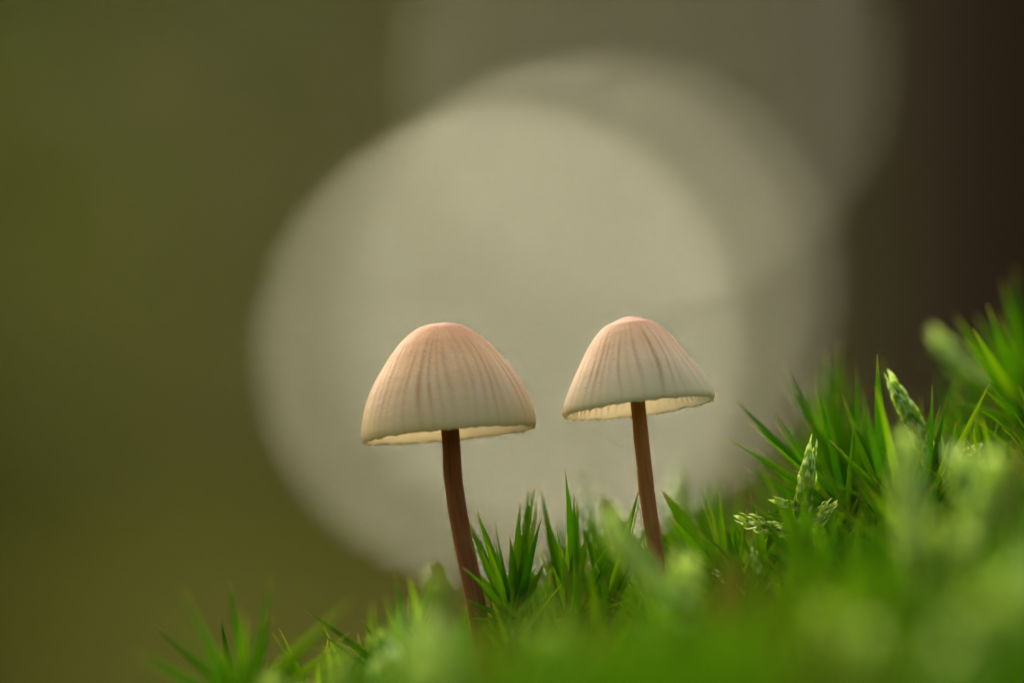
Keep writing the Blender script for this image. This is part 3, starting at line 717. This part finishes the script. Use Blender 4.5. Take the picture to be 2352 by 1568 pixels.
rd = random.Random(77)
placed = []
def crowd(n, xr, yr, dmin, near=False, kind='hair', kind2=False):
    c = 0; tries = 0
    while c < n and tries < 20000:
        tries += 1
        y = rd.uniform(*yr) * .001; k = (D0 + y) / D0
        px = rd.uniform(*xr); x = (px - 1176) * S * k
        if kind == 'feather' and 1600 < px < 2050 and y > -.075: continue
        if any((x - a) ** 2 + (y - b) ** 2 < (dmin * .001) ** 2 for a, b in placed): continue
        placed.append((x, y)); c += 1
        z = gz(x, y) - .001
        sc_ = rd.uniform(.8, 1.2)
        if kind == 'hair':
            v = rd.choice(tall if kind2 else variants)
            mname = v[0].materials[0].name
            tone = {'haircap_leaf': 'fresh green', 'haircap_leaf_dark': 'dark green', 'haircap_leaf_yellow': 'yellow-green', 'haircap_leaf_dry': 'dry brownish'}[mname]
            if kind2:
                place = 'behind the gap between the two mushrooms' if px < 1480 else 'behind the smaller mushroom stem' if px < 1760 else 'behind the wide leaf fan' if px < 2020 else 'behind the scaly pale bud'
                lab, grp = 'slender %s haircap moss shoot %s' % (tone, place), 'slender haircap shoots behind the mushrooms'
            elif near:
                place = 'left of the larger mushroom foot' if px < 1080 else 'between the two mushroom feet' if px < 1500 else 'just beside the smaller mushroom foot' if px < 1760 else 'under the two pale side buds' if px < 2000 else 'under the scaly pale bud'
                lab, grp = 'low haircap moss shoot crowded ' + place, 'low haircap shoots round the mushroom feet'
            elif y > 0:
                place = 'behind the mushroom feet' if px < 1760 else 'behind the wide leaf fan' if px < 2020 else 'behind the scaly pale bud'
                lab, grp = 'low %s haircap moss shoot sunk in the moss %s' % (tone, place), 'low haircap shoots of the moss cushion'
            else:
                place = 'around the splayed lone tuft' if px < 760 else 'before the larger mushroom' if px < 1300 else 'before the smaller mushroom' if px < 1640 else 'below the two pale side buds' if px < 1960 else 'below the scaly pale bud'
                lab, grp = 'low blurred %s haircap moss shoot in the cushion %s' % (tone, place), 'low haircap shoots of the moss cushion'
            e = empty('moss_shoot', (x, y, z), lab, 'moss', grp)
        else:
            v = rd.choice(fs); place = 'around the splayed lone tuft' if px < 760 else 'before the larger mushroom' if px < 1300 else 'before the smaller mushroom' if px < 1640 else 'below the two pale side buds' if px < 1960 else 'below the scaly pale bud'; lab, grp = 'short blurred feather moss shoot in the cushion ' + place, 'short feather moss shoots of the cushion'
            e = empty('feather_moss_shoot', (x, y, z), lab, 'moss', grp)
            sc_ *= 1.15
        e.rotation_euler = (rd.uniform(-.3, .3), rd.uniform(-.35, .25), rd.uniform(0, 6.28)); e.scale = (sc_,) * 3
        link('stem', v[1], None, e)
        if near and kind == 'hair':
            for p0, me in v[2]: link('leaf', me, None, e, p0)
        else:
            tag(link('leaves', v[0], None, e), kind='stuff')
crowd(85, (500, 2450), (-16, 22), 3.8, True)
crowd(24, (300, 2450), (-150, -20), 8, kind='feather')
crowd(135, (150, 2450), (-160, -18), 6)
crowd(25, (1100, 2500), (24, 75), 6)
crowd(40, (1250, 2500), (8, 62), 3.5, kind2=True)

# ground cover below them: too many tiny leaves to count
def carpet(n, seed):
    r_ = np.random.default_rng(seed); mb = MB(); rd = random.Random(seed)
    for k in range(n):
        y = r_.uniform(-.20, .12); x = r_.uniform(-.075, .085)
        z = gz(x, y) - .0015 + r_.uniform(0, .003)
        an = r_.uniform(0, 6.28); sp = r_.uniform(.1, 1.0); L = r_.uniform(.003, .0072)
        o_ = Vector((math.cos(an), math.sin(an), 0)); p0 = Vector((x, y, z))
        p2 = p0 + (o_ * math.sin(sp) + Vector((0, 0, math.cos(sp)))) * L; p1 = p0 + (o_ * math.sin(sp * .5) + Vector((0, 0, math.cos(sp * .5)))) * L * .5
        leaf(mb, p0, p1, p2, .001 * r_.uniform(.7, 1.4), Vector((0, 0, 1)) * math.sin(sp) - o_ * math.cos(sp), 3, .3, prof_blade, rd.random())
    return mb.build('moss_carpet', M['carpet'])
tag(carpet(24000, 5), 'dense green moss carpet covering the bank between the shoots', 'moss', kind='stuff')
